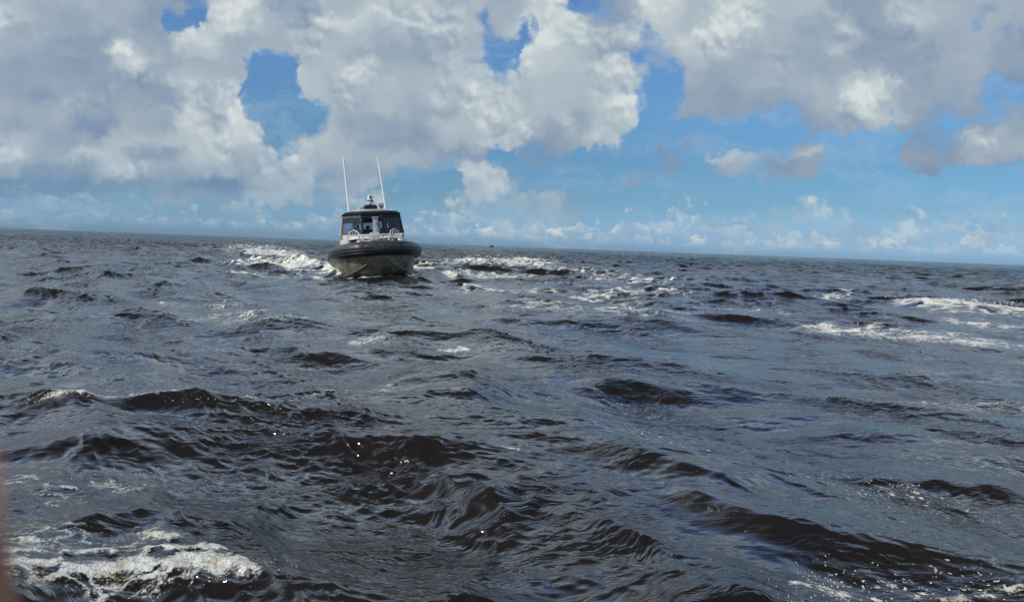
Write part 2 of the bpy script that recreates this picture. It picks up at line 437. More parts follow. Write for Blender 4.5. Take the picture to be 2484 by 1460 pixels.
    lump = np.sin(X * 31 + 3 * np.sin(Y * 13)) * np.sin(Y * 27 + 2.6 * np.sin(X * 17)) + .6 * np.sin(X * 73 + 2 * np.sin(Y * 41)) * np.sin(Y * 67 + 2 * np.sin(X * 39))
    h += fr * lump * np.clip(cell * .7, .004, .05)
    h *= np.clip((6000 - r2) / 5000, 0, 1)
    near = 1.0
    px_ = X - 1.0 * dx * CHOP; py_ = Y - 1.0 * dy * CHOP
    co = np.stack([px_, py_, h], -1).reshape(-1, 3)
    co = np.vstack([co, [[0, 0, 0]]]).astype(np.float32)
    i = np.arange(nr - 1)[:, None] * nt; j = np.arange(nt)[None, :]; j2 = (j + 1) % nt
    # theta grows clockwise, so wind quads to face up
    q = np.stack([i + j, i + nt + j, i + nt + j2, i + j2], -1).reshape(-1, 4)
    ctr = nr * nt
    tri = np.stack([np.full(nt, ctr), np.arange(nt), (np.arange(nt) + 1) % nt], -1)
    me = bpy.data.meshes.new("water")
    me.vertices.add(len(co)); me.vertices.foreach_set('co', co.ravel())
    loops = np.concatenate([q[:, ::-1].ravel(), tri[:, ::-1].ravel()]).astype(np.int32)
    me.loops.add(len(loops)); me.loops.foreach_set('vertex_index', loops)
    st = np.concatenate([np.arange(len(q)) * 4, len(q) * 4 + np.arange(len(tri)) * 3]).astype(np.int32)
    me.polygons.add(len(st)); me.polygons.foreach_set('loop_start', st)
    me.polygons.foreach_set('use_smooth', np.ones(len(st), bool))
    for nm, arr in (('foam', foam), ('fleck', fleck), ('ruffle', lane)):
        at_ = me.attributes.new(nm, 'FLOAT', 'POINT'); at_.data.foreach_set('value', np.append(arr.ravel(), 0).astype(np.float32))
    me.update(calc_edges=True)
    nz = me.polygons[len(q) // 2].normal.z
    if nz < 0: me.flip_normals()
    o = bpy.data.objects.new("water", me); COL.objects.link(o); o['kind'] = 'structure'
    me.materials.append(water_material())
    print('sea', nr, nt, len(co), 'rms', h[: nr // 2].std())
    def height(x, y):
        r = math.hypot(x, y); a = math.atan2(x, y)
        ii = int(np.searchsorted(rs, r)); jj = int(np.argmin(np.abs(fine - a)))
        return float(h[min(ii, nr - 1), jj])
    return o, height

SEA_HS, AMP_A, AMP_B, FOAM_J, CHOP = .33, .92, .50, .74, 1.35

def water_material():
    mt = bpy.data.materials.new("peat brown sea water"); mt.use_nodes = True
    N = NT(mt.node_tree); mt.node_tree.nodes.clear()
    geo = N.new('ShaderNodeNewGeometry'); P = geo.outputs['Position']
    s = N.sep(P)
    flat = N.xyz(s[0], s[1], 0)
    dist = N.vec('LENGTH', P)
    def attr(n):
        a = N.new('ShaderNodeAttribute'); a.attribute_name = n; return a.outputs['Fac']
    foam, fleck = attr('foam'), attr('fleck')
    # wind ripples, stretched along the crests
    warp = N.vec('SCALE', N.vec('SUBTRACT', N.noise(flat, .9, 3, .5, color=True, dims='2D'), (.5, .5, .5)), scale=.9)
    mp = N.new('ShaderNodeMapping'); mp.inputs['Rotation'].default_value = (0, 0, R(22)); mp.inputs['Scale'].default_value = (.42, 1.25, 1)
    N.put(mp.inputs['Vector'], N.vec('ADD', flat, warp)); rip = mp.outputs[0]
    def ridge(v, sc, det):
        n_ = N.noise(v, sc, det, .55, dims='2D')
        return N.math('SUBTRACT', 1.0, N.math('ABSOLUTE', N.math('MULTIPLY_ADD', n_, 2.0, -1.0)))
    n1 = ridge(rip, 10.0, 3); n1b = ridge(N.vec('ADD', rip, (3.1, 7.7, 0)), 3.2, 3)
    n2 = N.noise(N.vec('ADD', flat, (9, 4, 0)), 1.1, 5, .6, dims='2D')
    patch = N.math('MULTIPLY', N.rng(attr('ruffle'), 0.0, 1.0, .22, 1.25, 'LINEAR'), N.rng(N.noise(flat, 1.3, 3, .6, dims='2D'), .35, .65, .5, 1.3))
    bh = N.math('MULTIPLY', N.math('ADD', N.math('MULTIPLY', n1, .0105), N.math('MULTIPLY', n1b, .015)), patch)
    bh = N.math('ADD', bh, N.math('MULTIPLY', n2, N.rng(dist, 5, 40, .006, .10, 'LINEAR')))
    n3 = N.noise(N.vec('MULTIPLY', flat, (.6, 1.3, 1)), .16, 5, .68, dims='2D')
    bh = N.math('ADD', bh, N.math('MULTIPLY', n3, N.rng(dist, 40, 260, 0.0, 5.0, 'LINEAR')))
    bump = N.new('ShaderNodeBump'); N.put(bump.inputs['Height'], bh); bump.inputs['Distance'].default_value = 1.0; bump.inputs['Strength'].default_value = 1.0
    rough = N.rng(dist, 5, 160, .07, .08, 'LINEAR')
    wp = N.new('ShaderNodeBsdfPrincipled')
    N.put(wp.inputs['Base Color'], N.mix(N.noise(flat, .5, 3, dims='2D'), (.0090, .0072, .0068), (.0150, .0110, .0080)))
    N.put(wp.inputs['Roughness'], rough); N.put(wp.inputs['IOR'], N.rng(dist, 5, 110, 1.42, 1.15, 'LINEAR'))
    N.put(wp.inputs['Normal'], bump.outputs[0])
    # foam cover: lace of bubbles, torn by the wind
    lace = N.vec('ADD', flat, N.vec('SCALE', N.vec('SUBTRACT', N.noise(flat, 2.0, 4, .6, color=True, dims='2D'), (.5, .5, .5)), scale=.55))
    far = N.rng(dist, 9, 30)
    lv = N.vec('MULTIPLY', lace, (.8, 1.25, 1))
    e1 = N.mixf(far, N.voro(lv, 7.5, 'DISTANCE_TO_EDGE', 0, dims='2D'), N.voro(lv, 1.6, 'DISTANCE_TO_EDGE', 0, dims='2D'))
    e1 = N.rng(e1, 0.0, .30, 1.0, 0.0)
    f1 = N.mixf(far, N.noise(lv, 9, 6, .62, dims='2D'), N.noise(lv, 2.2, 7, .66, dims='2D'))
    big = N.mixf(far, N.noise(lv, 2.2, 3, .6, dims='2D'), N.noise(lv, .45, 4, .6, dims='2D'))
    tex = N.math('ADD', N.math('MULTIPLY', e1, .22), N.math('ADD', N.math('MULTIPLY', f1, .75), N.math('MULTIPLY', big, .55)))
    grit = N.math('MULTIPLY', N.math('SUBTRACT', N.noise(flat, 62, 3, .7, dims='2D'), .5), N.rng(dist, 6, 20, .65, 0.0))
    tex = N.math('ADD', tex, grit)
    fv = N.math('ADD', foam, N.math('MULTIPLY', N.math('SUBTRACT', tex, .74), 1.6))
    fa = N.math('MULTIPLY', N.rng(fv, .52, .96), .97)
    # loose flecks
    fp = N.vec('ADD', flat, N.vec('SCALE', N.vec('SUBTRACT', N.noise(flat, 14, 3, .6, color=True, dims='2D'), (.5, .5, .5)), scale=.07))
    def specks(sc, size, thr):
        d = N.voro(fp, sc, 'F1', dims='2D'); c = N.sep(N.voro(fp, sc, 'F1', out='Color', dims='2D'))
        dotm = N.rng(N.math('DIVIDE', d, N.math('MULTIPLY', c[1], size)), .7, 1.0, 1.0, 0.0)
        on = N.math('GREATER_THAN', N.math('MULTIPLY', c[0], N.math('ADD', fleck, .25)), thr)
        return N.math('MULTIPLY', dotm, on)
    sp = N.math('MAXIMUM', specks(15, .34, .84), N.math('MAXIMUM', specks(5.2, .22, .96), specks(43, .36, .80)))
    fa = N.math('MAXIMUM', fa, N.math('MULTIPLY', sp, N.rng(dist, 14, 40, 1.0, 0.0)))
    fb = N.new('ShaderNodeBsdfPrincipled')
    N.put(fb.inputs['Base Color'], N.mix(N.rng(N.noise(flat, 5, 5, .65, dims='2D'), .42, .82), (.80, .79, .73), (.52, .42, .23)))
    fb.inputs['Roughness'].default_value = .75; fb.inputs['Specular IOR Level'].default_value = .3
    fbump = N.new('ShaderNodeBump'); N.put(fbump.inputs['Height'], N.math('ADD', N.noise(flat, 22, 5, .7, dims='2D'), N.math('MULTIPLY', f1, 1.5))); fbump.inputs['Distance'].default_value = .035; fbump.inputs['Strength'].default_value = 1.0
    N.put(fb.inputs['Normal'], fbump.outputs[0])
    mx = N.new('ShaderNodeMixShader'); N.put(mx.inputs[0], fa); N.l.new(wp.outputs[0], mx.inputs[1]); N.l.new(fb.outputs[0], mx.inputs[2])
    o = N.new('ShaderNodeOutputMaterial'); N.l.new(mx.outputs[0], o.inputs[0])
    return mt
sea, sea_height = build_sea()
# ------------------------------------------------------------------ materials for made things
def mat(name, col, rough=.5, metal=0, var=.25, scale=6, col2=None, bump=0, spec=.5, coat=0):
    mt = bpy.data.materials.new(name); mt.use_nodes = True
    N = NT(mt.node_tree); bs = mt.node_tree.nodes['Principled BSDF']
    tc = N.new('ShaderNodeTexCoord'); v = tc.outputs['Object']
    n = N.noise(v, scale, 5, .6)
    c2 = col2 or tuple(c * (1 - var) for c in col)
    N.put(bs.inputs['Base Color'], N.mix(N.rng(n, .35, .65), col, c2))
    N.put(bs.inputs['Roughness'], N.rng(N.noise(v, scale * 2.3, 3), .3, .7, max(.02, rough - .08), rough + .08))
    bs.inputs['Metallic'].default_value = metal; bs.inputs['Specular IOR Level'].default_value = spec
    bs.inputs['Coat Weight'].default_value = coat
    if bump:
        b = N.new('ShaderNodeBump'); N.put(b.inputs['Height'], n); b.inputs['Distance'].default_value = bump; N.put(bs.inputs['Normal'], b.outputs[0])
    return mt

M = {
    'rubber': mat('black rubberised fabric', (.014, .016, .018), .45, var=.1, scale=4, col2=(.042, .044, .046), bump=.004),
    'strake': mat('black rubber', (.012, .012, .013), .55),
    'pad': mat('worn grey rubber', (.060, .062, .064), .6, col2=(.10, .10, .10), scale=5),
    'alu': mat('dull aluminium with salt and algae', (.175, .15, .115), .34, metal=.1, scale=2.6, col2=(.075, .062, .042), bump=.012),
    'alu_dark': mat('stained aluminium', (.15, .14, .11), .5, metal=.3, scale=3),
    'alu_clean': mat('painted grey aluminium', (.50, .50, .47), .45, metal=.2, col2=(.32, .31, .28), scale=4),
    'white': mat('off white paint', (.66, .65, .61), .4, var=.12, scale=4, col2=(.42, .40, .35)),
    'cap': mat('dark navy paint', (.010, .013, .020), .5, var=.2, spec=.25),
    'black': mat('black plastic', (.012, .013, .016), .4),
    'deck': mat('grey non slip deck', (.28, .28, .27), .8, scale=20),
    'inside': mat('dark cabin lining', (.035, .037, .042), .8),
    'rail': mat('grey painted tube', (.64, .64, .62), .4, var=.15),
    'steel': mat('white painted tube', (.84, .84, .82), .35, var=.05),
    'lens': mat('lamp lens', (.45, .44, .34), .1, var=.3),
    'red': mat('faded red marking', (.34, .11, .08), .6),
    'skin': mat('skin', (.36, .20, .14), .55, var=.1), 'hair': mat('dark hair', (.015, .012, .010), .6),
    'shirt_dark': mat('navy cloth', (.02, .025, .04), .9), 'shirt_green': mat('olive cloth', (.05, .055, .035), .9),
    'trousers': mat('dark trousers', (.02, .02, .022), .9),
    'rope': mat('black cable', (.01, .01, .01), .5),
}
def glass_mat(name, tint):
    mt = bpy.data.materials.new(name); mt.use_nodes = True
    N = NT(mt.node_tree); mt.node_tree.nodes.clear()
    tr = N.new('ShaderNodeBsdfTransparent'); tr.inputs[0].default_value = (*tint, 1)
    gl = N.new('ShaderNodeBsdfGlossy'); gl.inputs['Roughness'].default_value = .03
    fr = N.new('ShaderNodeFresnel'); fr.inputs[0].default_value = 1.5
    mx = N.new('ShaderNodeMixShader'); N.put(mx.inputs[0], fr.outputs[0]); N.l.new(tr.outputs[0], mx.inputs[1]); N.l.new(gl.outputs[0], mx.inputs[2])
    o = N.new('ShaderNodeOutputMaterial'); N.l.new(mx.outputs[0], o.inputs[0]); return mt
M['glass'] = glass_mat('smoked window glass', (.72, .77, .82))

# ------------------------------------------------------------------ mesh helpers
class MB:
    def __init__(s): s.b = bmesh.new()
    def poly(s, pts): return s.b.faces.new([s.b.verts.new(p) for p in pts])
    def box(s, c, size, rot=None, bevel=0.0, taper=1.0):
        hx, hy, hz = [v / 2 for v in size]; mt = (rot or Euler((0, 0, 0))).to_matrix()
        vs = [s.b.verts.new(Vector(c) + mt @ Vector((x * hx * (taper if z > 0 else 1), y * hy * (taper if z > 0 else 1), z * hz))) for z in (-1, 1) for x, y in ((-1, -1), (1, -1), (1, 1), (-1, 1))]
        fs = [s.b.faces.new([vs[i] for i in f]) for f in ((3, 2, 1, 0), (4, 5, 6, 7), (0, 1, 5, 4), (1, 2, 6, 5), (2, 3, 7, 6), (3, 0, 4, 7))]
        if bevel:
            es = list({e for f in fs for e in f.edges})
            bmesh.ops.bevel(s.b, geom=es, offset=bevel, segments=2, affect='EDGES', profile=.5)
        return s
    def loft(s, secs, closed=True, cap=True):
        rows = [[s.b.verts.new(p) for p in sec] for sec in secs]; n = len(rows[0])
        for a, b in zip(rows, rows[1:]):
            for i in range(n if closed else n - 1):
                s.b.faces.new((a[i], a[(i + 1) % n], b[(i + 1) % n], b[i]))
        if cap:
            s.b.faces.new(rows[0][::-1]); s.b.faces.new(rows[-1])
        return s
    def tube(s, pts, r, n=8, cap=True):
        pts = [Vector(p) for p in pts]; rr = r if hasattr(r, '__len__') else [r] * len(pts); secs = []
        up = Vector((0, 0, 1))
        for i, p in enumerate(pts):
            t = (pts[min(i + 1, len(pts) - 1)] - pts[max(i - 1, 0)]).normalized()
            a = t.cross(up)
            if a.length < .05: a = t.cross(Vector((0, 1, 0)))
            a.normalize(); b = a.cross(t).normalized()
            secs.append([p + (a * math.cos(q) + b * math.sin(q)) * rr[i] for q in [2 * math.pi * k / n for k in range(n)]])
        return s.loft(secs, True, cap)
    def lathe(s, prof, c=(0, 0, 0), n=20, axis=None):
        mt = axis or Matrix.Identity(3); c = Vector(c)
        return s.loft([[c + mt @ Vector((r * math.cos(2 * math.pi * k / n), r * math.sin(2 * math.pi * k / n), z)) for k in range(n)] for r, z in prof])
    def build(s, name, m_, parent=None, smooth=True, ang=40, label=None):
        bmesh.ops.recalc_face_normals(s.b, faces=s.b.faces)
        me = bpy.data.meshes.new(name); s.b.to_mesh(me); s.b.free(); me.materials.append(M[m_] if isinstance(m_, str) else m_)
        if smooth:
            me.polygons.foreach_set('use_smooth', [True] * len(me.polygons)); me.set_sharp_from_angle(angle=R(ang))
        o = bpy.data.objects.new(name, me); COL.objects.link(o)
        if parent is not None: o.parent = parent
        if label: o['label'] = label
        return o

def thing(name, label, cat, mw, group=None):
    o = bpy.data.objects.new(name, None); COL.objects.link(o); o.empty_display_size = .3
    o.matrix_world = mw; o['label'] = label; o['category'] = cat
    if group: o['group'] = group
    return o


def framed(corner, ins, thick, frame_mat, fname, parent, label=None, pane=True):
    """a window: a frame of real thickness round an opening, with a pane in it"""
    bl, br, tr, tl = [Vector(c) for c in corner]
    P = lambda u, v: (bl * (1 - u) + br * u) * (1 - v) + (tl * (1 - u) + tr * u) * v
    nrm = (br - bl).cross(tl - bl).normalized(); l, r_, b, t = ins
    us = (0, l, 1 - r_, 1); vs = (0, b, 1 - t, 1)
    mb = MB()
    outer = [P(0, 0), P(1, 0), P(1, 1), P(0, 1)]; inner = [P(l, b), P(1 - r_, b), P(1 - r_, 1 - t), P(l, 1 - t)]
    o1 = [p + nrm * thick / 2 for p in outer]; o2 = [p - nrm * thick / 2 for p in outer]; i1 = [p + nrm * thick / 2 for p in inner]; i2 = [p - nrm * thick / 2 for p in inner]
    V = [[mb.b.verts.new(p) for p in q] for q in (o1, i1, i2, o2)]
    for a, b_ in ((0, 1), (1, 2), (2, 3), (3, 0)):
        for k in range(4): mb.b.faces.new((V[a][k], V[a][(k + 1) % 4], V[b_][(k + 1) % 4], V[b_][k]))
    fo = mb.build(fname, frame_mat, parent, smooth=False, label=label)
    if pane:
        pm = MB(); e = .003
        a1 = [p + nrm * e for p in inner]; a2 = [p - nrm * e for p in inner]
        pm.loft([a2, a1]); pm.build('pane', 'glass', fo, smooth=False)
    return fo

def build_patrol_boat():
    B = thing('patrol_boat', 'grey rigid inflatable patrol boat with black collar and dark cabin, heading for the viewer', 'boat', BOAT_MW)
    # hull; DZ lowers the sheer
    S = [(4.8, -.38, 1.50, -.02, 1.70, .92), (1, -.42, 1.52, .0, 1.74, .96), (-2, -.40, 1.47, .08, 1.72, 1.02), (-3.0, -.32, 1.42, .10, 1.66, 1.07),
         (-3.8, -.18, 1.26, .17, 1.50, 1.13), (-4.35, .02, 1.00, .30, 1.20, 1.18), (-4.72, .30, .62, .50, .78, 1.21), (-4.93, .68, .20, .80, .30, 1.24)]
    S = np.array([(a, b - .05, c, d - .08, e, f - .22) for a, b, c, d, e, f in S])
    tt = np.linspace(0, len(S) - 1, 36); ii = np.clip(tt.astype(int), 0, len(S) - 2); fr = (tt - ii)[:, None]
    g = lambda k: S[np.clip(ii + k, 0, len(S) - 1)]
    S = (.5 * ((2 * g(0)) + (g(1) - g(-1)) * fr + (2 * g(-1) - 5 * g(0) + 4 * g(1) - g(2)) * fr ** 2 + (3 * g(0) - g(-1) - 3 * g(1) + g(2)) * fr ** 3)).tolist()
    secs = []
    for y, kz, cx, cz, sx, sz in S:
        half = [(sx, sz), (cx * .5 + sx * .5 + .02, (cz + sz) / 2), (cx + .05, cz + .03), (cx, cz - .03), (cx * .5, (kz + cz) / 2 - .03), (.035, kz)]
        secs.append([(x, y + .0, z) for x, z in half] + [(-x, y, z) for x, z in half[::-1]])
    h = MB().loft(secs).build('hull', 'alu', B, ang=28)
    for sx in (-1, 1):
        MB().tube([(sx * (c[2] + .045), c[0] - .01, c[3] + .01) for c in S], .024, 6).build('chine_rail', 'alu_dark', h)
        mk = MB(); mk.box((sx * 1.645, -1.2, .55), (.012, .5, .24), Euler((0, sx * R(14), R(sx * 1)))); mk.build('draught_mark', 'red', h, label='faded red marks')
    MB().tube([(0, c[0] - .03, c[1]) for c in S], .035, 6).build('keel_strip', 'alu', h)
    # deck
    dk = [[(-s[4] * .98, s[0], s[5] - .01), (s[4] * .98, s[0], s[5] - .01), (s[4] * .98, s[0], s[5] - .06), (-s[4] * .98, s[0], s[5] - .06)] for s in S]
    MB().loft(dk).build('deck', 'deck', B, smooth=False)
    # inflatable collar
    DZ = -.22
    def path(off=0, n=22):
        side = []
        for k in range(7): side.append((1.68 + off, 4.9 - k * (4.9 + 1.9) / 7, 1.02 + DZ + .16 * (k / 7) ** 2))
        for k in range(n + 1):
            a = math.pi / 2 * k / n
            side.append(((1.68 + off) * math.cos(a) ** .72 if k < n else 0, -1.9 - (3.05 + off) * math.sin(a) ** .92, 1.18 + DZ + .20 * math.sin(a)))
        return side + [(-x, y, z) for x, y, z in side[-2::-1]]
    pc = path(); rr = [.29] * len(pc); rr[0] = rr[-1] = .10; rr[1] = rr[-2] = .285
    col = MB().tube(pc, rr, 24).build('collar', 'rubber', B, ang=60)
    for aa, rad in ((8, .016), (-14, .016), (-36, .022)):
        r0 = .295
        MB().tube([(x, y, z + r0 * math.sin(R(aa))) for x, y, z in path(r0 * math.cos(R(aa)))[1:-1]], rad, 6).build('rubbing_strake', 'strake', col)
    def bow_patch(a0, a1, e0, e1, m_, nm):
        mb = MB(); rows = []
        for i in range(9):
            t = a0 + (a1 - a0) * i / 8; row = []
            for j in range(9):
                e = R(e0 + (e1 - e0) * j / 8); off = .306 * math.cos(e)
                # point on the bow curve at plan angle t (deg from centreline)
                a = R(90 - abs(t)); sg = 1 if t >= 0 else -1
                cxx = (1.68 + off) * max(math.cos(a), 0) ** .72; cyy = -1.9 - (3.05 + off) * math.sin(a) ** .92
                row.append((sg * cxx, cyy, 1.18 + DZ + .20 * math.sin(a) + .306 * math.sin(e)))
            rows.append(row)
        V = [[mb.b.verts.new(p) for p in r_] for r_ in rows]
        for i in range(8):
            for j in range(8): mb.b.faces.new((V[i][j], V[i + 1][j], V[i + 1][j + 1], V[i][j + 1]))
        bmesh.ops.solidify(mb.b, geom=mb.b.faces[:], thickness=.012)
        return mb.build(nm, m_, col, ang=50)
    bow_patch(-4.5, 2.2, -42, 88, 'pad', 'bow_pad'); bow_patch(2.6, 9.0, -42, 88, 'pad', 'bow_pad'); bow_patch(-17, -12, 20, 80, 'pad', 'bow_pad')
    bow_patch(13.5, 18, 30, 88, 'pad', 'bow_pad')
    # cabin: lower walls
    cb = MB()
    ob = [(-.60, -1.86), (.60, -1.86), (1.44, -1.42), (1.46, 2.3), (-1.46, 2.3), (-1.44, -1.42)]
    ot = [(-.47, -1.75), (.47, -1.75), (1.36, -1.35), (1.37, 2.3), (-1.37, 2.3), (-1.36, -1.35)]
    rows = [[cb.b.verts.new((x, y, z)) for x, y in o] for o, z in ((ob, .72), (ot, 1.84))]
    for i in range(6): cb.b.faces.new((rows[0][i], rows[0][(i + 1) % 6], rows[1][(i + 1) % 6], rows[1][i]))
    bmesh.ops.solidify(cb.b, geom=cb.b.faces[:], thickness=-.05)
    cabin = cb.build('cabin', 'white', B, smooth=False)
    MB().box((0, .4, 1.03), (2.7, 3.4, .04)).build('cabin_floor', 'inside', cabin)
    # ledge under the windscreen and the low trunk ahead of it
    MB().loft([[(-1.2, -1.86, 1.60), (-.55, -2.12, 1.60), (.55, -2.12, 1.60), (1.2, -1.86, 1.60), (1.3, -1.5, 1.62), (-1.3, -1.5, 1.62)],
               [(-1.2, -1.80, 1.70), (-.55, -2.06, 1.70), (.55, -2.06, 1.70), (1.2, -1.80, 1.70), (1.3, -1.44, 1.83), (-1.3, -1.44, 1.83)]]).build('windscreen_ledge', 'white', cabin, smooth=False)
    MB().box((0, -2.55, 1.20), (1.75, 1.3, .66), bevel=.06, taper=.9).build('cabin_trunk', 'white', B)
    for sx in (-1, 1): MB().box((sx * 1.17, -1.75, 1.24), (.44, .62, .70), Euler((0, 0, sx * R(18))), bevel=.05, taper=.86).build('side_locker', 'white', B)
    # windows
    Z0, Z1 = 1.845, 2.68
    framed([(-.465, -1.75, Z0), (.465, -1.75, Z0), (.45, -1.42, Z1), (-.45, -1.42, Z1)], (.06, .06, .05, .16), .05, 'cap', 'windscreen', B)
    framed([(-1.36, -1.35, Z0), (-.475, -1.75, Z0), (-.46, -1.42, Z1), (-1.25, -1.05, Z1)], (.06, .05, .05, .16), .05, 'cap', 'windscreen', B)
    framed([(.475, -1.75, Z0), (1.36, -1.35, Z0), (1.25, -1.05, Z1), (.46, -1.42, Z1)], (.05, .06, .05, .16), .05, 'cap', 'windscreen', B)
    for sx in (-1, 1):
        for y0, y1 in ((-1.34, .45), (.46, 2.3)):
            yt = y0 + .29 if y0 < 0 else y0
            q = [(sx * 1.365, y1, Z0), (sx * 1.365, y0, Z0), (sx * 1.25, yt, Z1), (sx * 1.25, y1, Z1)]
            framed(q, (.07, .07, .10, .14), .05, 'white', 'side_window', B)
    for x0, x1, ins in ((-1.34, -.52, (.12, .06, .14, .22)), (-.515, .42, (.10, .14, .10, .22)), (.425, 1.34, (.12, .32, .14, .16))):
        framed([(x1, 2.3, Z0), (x0, 2.3, Z0), (x0 * .93, 2.3, Z1), (x1 * .93, 2.3, Z1)], (ins[1], ins[0], ins[2], ins[3]), .05, 'inside', 'rear_window', B)
    # roof
    def outline(w, yf, yfs, yb, z, cw=.46): return [(-cw, yf, z), (cw, yf, z), (w, yfs, z), (w, yb, z), (-w, yb, z), (-w, yfs, z)]
    rf = MB().loft([outline(1.27, -1.47, -1.10, 2.36, Z1 + .002), outline(1.29, -1.50, -1.12, 2.38, 2.72), outline(1.10, -1.36, -1.02, 2.28, 2.84)]).build('roof', 'cap', B, smooth=False)
    MB().box((0, .55, 2.865), (1.9, 3.2, .045), bevel=.015).build('roof_plate', 'white', rf)
    MB().box((0, .5, Z1 - .02), (2.36, 3.3, .03)).build('headliner', 'inside', rf)
    # wipers
    for x, dx in ((-.62, -.28), (.30, -.16)):
        wv = MB().tube([(x + .1, -1.76, 1.90), (x, -1.70, 2.05), (x + dx * .4, -1.60 + .02, 2.32)], .014, 6); wv.tube([(x + dx * .4 - .17, -1.66, 2.16), (x + dx * .4 + .13, -1.58, 2.48)], .02, 6); wv.build('wiper', 'black', B)
    # roof gear
    MB().box((0.02, -.55, 2.935), (1.35, .5, .05), bevel=.015).build('equipment_shelf', 'white', B)
    rp = MB().loft([[(x * k, -.55 + y * k, z) for x, y in ((-.29, -.2), (.29, -.2), (.29, .2), (-.29, .2))] for z, k in ((2.97, 1.0), (3.05, 1.0), (3.14, .86), (3.165, .6))]).build('radar_housing', 'cap', B)
    rp.location.x = .02
    tu = MB().lathe([(.05, 3.165), (.05, 3.22), (.15, 3.225), (.15, 3.27), (.13, 3.28), (.135, 3.33)], (.02, -.55, 0)).build('camera_turret', 'white', B)
    MB().lathe([(.125, 3.315), (.16, 3.32), (.16, 3.35), (.12, 3.36)], (.02, -.55, 0)).build('turret_ring', 'black', tu)
    MB().lathe([(.115, 3.36), (.125, 3.42), (.125, 3.50), (.11, 3.56), (.07, 3.605), (.015, 3.62)], (.02, -.55, 0)).build('turret_dome', 'white', tu)
    MB().lathe([(.045, 0), (.05, .05), (.05, .11), (.02, .13)], (.02, -.64, 3.44), 14).build('camera_lens', 'black', tu)
    lb = MB().box((-.37, -.55, 3.07), (.27, .26, .19), bevel=.03).build('lamp_box', 'white', B)
    MB().box((-.37, -.69, 3.07), (.19, .02, .11), bevel=.008).build('lamp_lens', 'lens', lb)
    MB().box((-.37, -.55, 2.965), (.1, .1, .03)).build('lamp_bracket', 'black', lb)
    sp_ = MB().box((.50, -.5, 3.14), (.20, .16, .17), bevel=.04).build('search_light', 'black', B)
    MB().lathe([(.02, 2.955), (.06, 2.96), (.05, 3.0), (.03, 3.06)], (.50, -.5, 0), 12).build('lamp_post', 'black', sp_)
    MB().box((.50, -.587, 3.145), (.13, .02, .10), bevel=.01).build('lamp_lens', 'lens', sp_)
    for x, lean, ln in ((-.93, 2.6, 2.40), (.72, 5.4, 2.45)):
        d = Vector((-math.sin(R(lean)), 0, math.cos(R(lean)))); b0 = Vector((x, -.2, 2.97))
        an = MB().tube([b0, b0 + d * ln * .5, b0 + d * ln], [.046, .042, .034], 8).build('antenna', 'steel', B)
        MB().lathe([(.075, 2.885), (.075, 2.915), (.045, 2.93), (.035, 3.03)], (x, -.2, 0), 12).build('antenna_base', 'white', an)
    nl = MB().lathe([(.05, 2.89), (.05, 2.94), (.03, 2.96), (.022, 3.05)], (-.74, -.6, 0), 12).build('navigation_light', 'lens', B)
    MB().lathe([(.03, 2.89), (.03, 2.95), (.008, 2.96), (.006, 3.12)], (.98, -.3, 0), 8).build('whistle_post', 'steel', B)
    # post on the foredeck
    po = MB().box((0.02, -3.25, 1.98), (.20, .2, .92), bevel=.025).build('bow_post', 'alu_clean', B)
    MB().box((0.02, -3.25, 2.455), (.27, .26, .04), bevel=.01).build('post_cap', 'alu_clean', po)
    MB().box((-.04, -3.25, 1.63), (.46, .34, .42), bevel=.03, taper=.85).build('post_foot', 'alu_clean', po)
    ca = MB(); ca.tube([(.02 + .24 * math.sin(t * 2.1) * (1 - .3 * t) - (.25 if t > .8 else 0) * (t - .8), -3.38 - .03 * math.cos(t * 3), 2.22 - .36 * t) for t in [k / 12 for k in range(17)]], .014, 6)
    ca.tube([(.17, -3.36, 2.25), (.21, -3.38, 2.0), (.27, -3.36, 1.75), (.29, -3.34, 1.5)], .013, 6); ca.build('cable', 'rope', po)
    # rails
    def hoop(sx):
        x0, x1, y = sx * 1.12, sx * .52, -2.35
        mb = MB(); top = 2.0
        mb.tube([(x0, y + .35, 1.45), (x0, y + .3, 1.78), (sx * 1.02, y + .2, 1.93), (sx * .86, y, top), (sx * .72, y - .15, 1.93), (sx * .60, y - .35, 1.72), (x1, y - .55, 1.45)], .022, 8)
        mb.tube([(sx * 1.06, y + .28, 1.70), (sx * .62, y - .25, 1.72)], .016, 6)
        for k in (0, .33, .66, 1): mb.tube([(sx * (1.04 - .40 * k), y + .25 - .5 * k, 1.70), (sx * (1.0 - .3 * k), y + .16 - .3 * k, 1.93)], .014, 6)
        mb.build('grab_rail', 'rail', B)
    hoop(-1); hoop(1)
    br = MB(); y = -3.7
    br.tube([(-.72, y + .9, 1.50), (-.66, y + .2, 1.74), (-.3, y, 1.72), (.3, y, 1.72), (.66, y + .2, 1.74), (.72, y + .9, 1.5)], .026, 8)
    br.tube([(-.66, y + .15, 1.60), (-.3, y, 1.58), (.3, y, 1.58), (.66, y + .15, 1.60)], .018, 8)
    for x in (-.52, -.3, .3, .52): br.tube([(x, y + .02, 1.0), (x, y + .03, 1.74)], .02, 8)
    br.build('bow_rail', 'rail', B)
    MB().box((.35, -4.1, 1.12), (.5, .3, .2), bevel=.04).build('anchor_locker', 'alu_clean', B)
    # seats and helm inside
    for x, y in ((-.72, .05), (.70, .05), (-.08, .9)):
        st = MB().box((x, y, 1.52), (.46, .45, .10), bevel=.04).build('seat', 'black', B)
        MB().box((x, y + .25, 1.86), (.44, .09, .56), Euler((R(-6), 0, 0)), bevel=.04).build('backrest', 'black', st)
        MB().lathe([(.16, 1.05), (.05, 1.08), (.05, 1.47)], (x, y, 0), 12).build('pedestal', 'black', st)
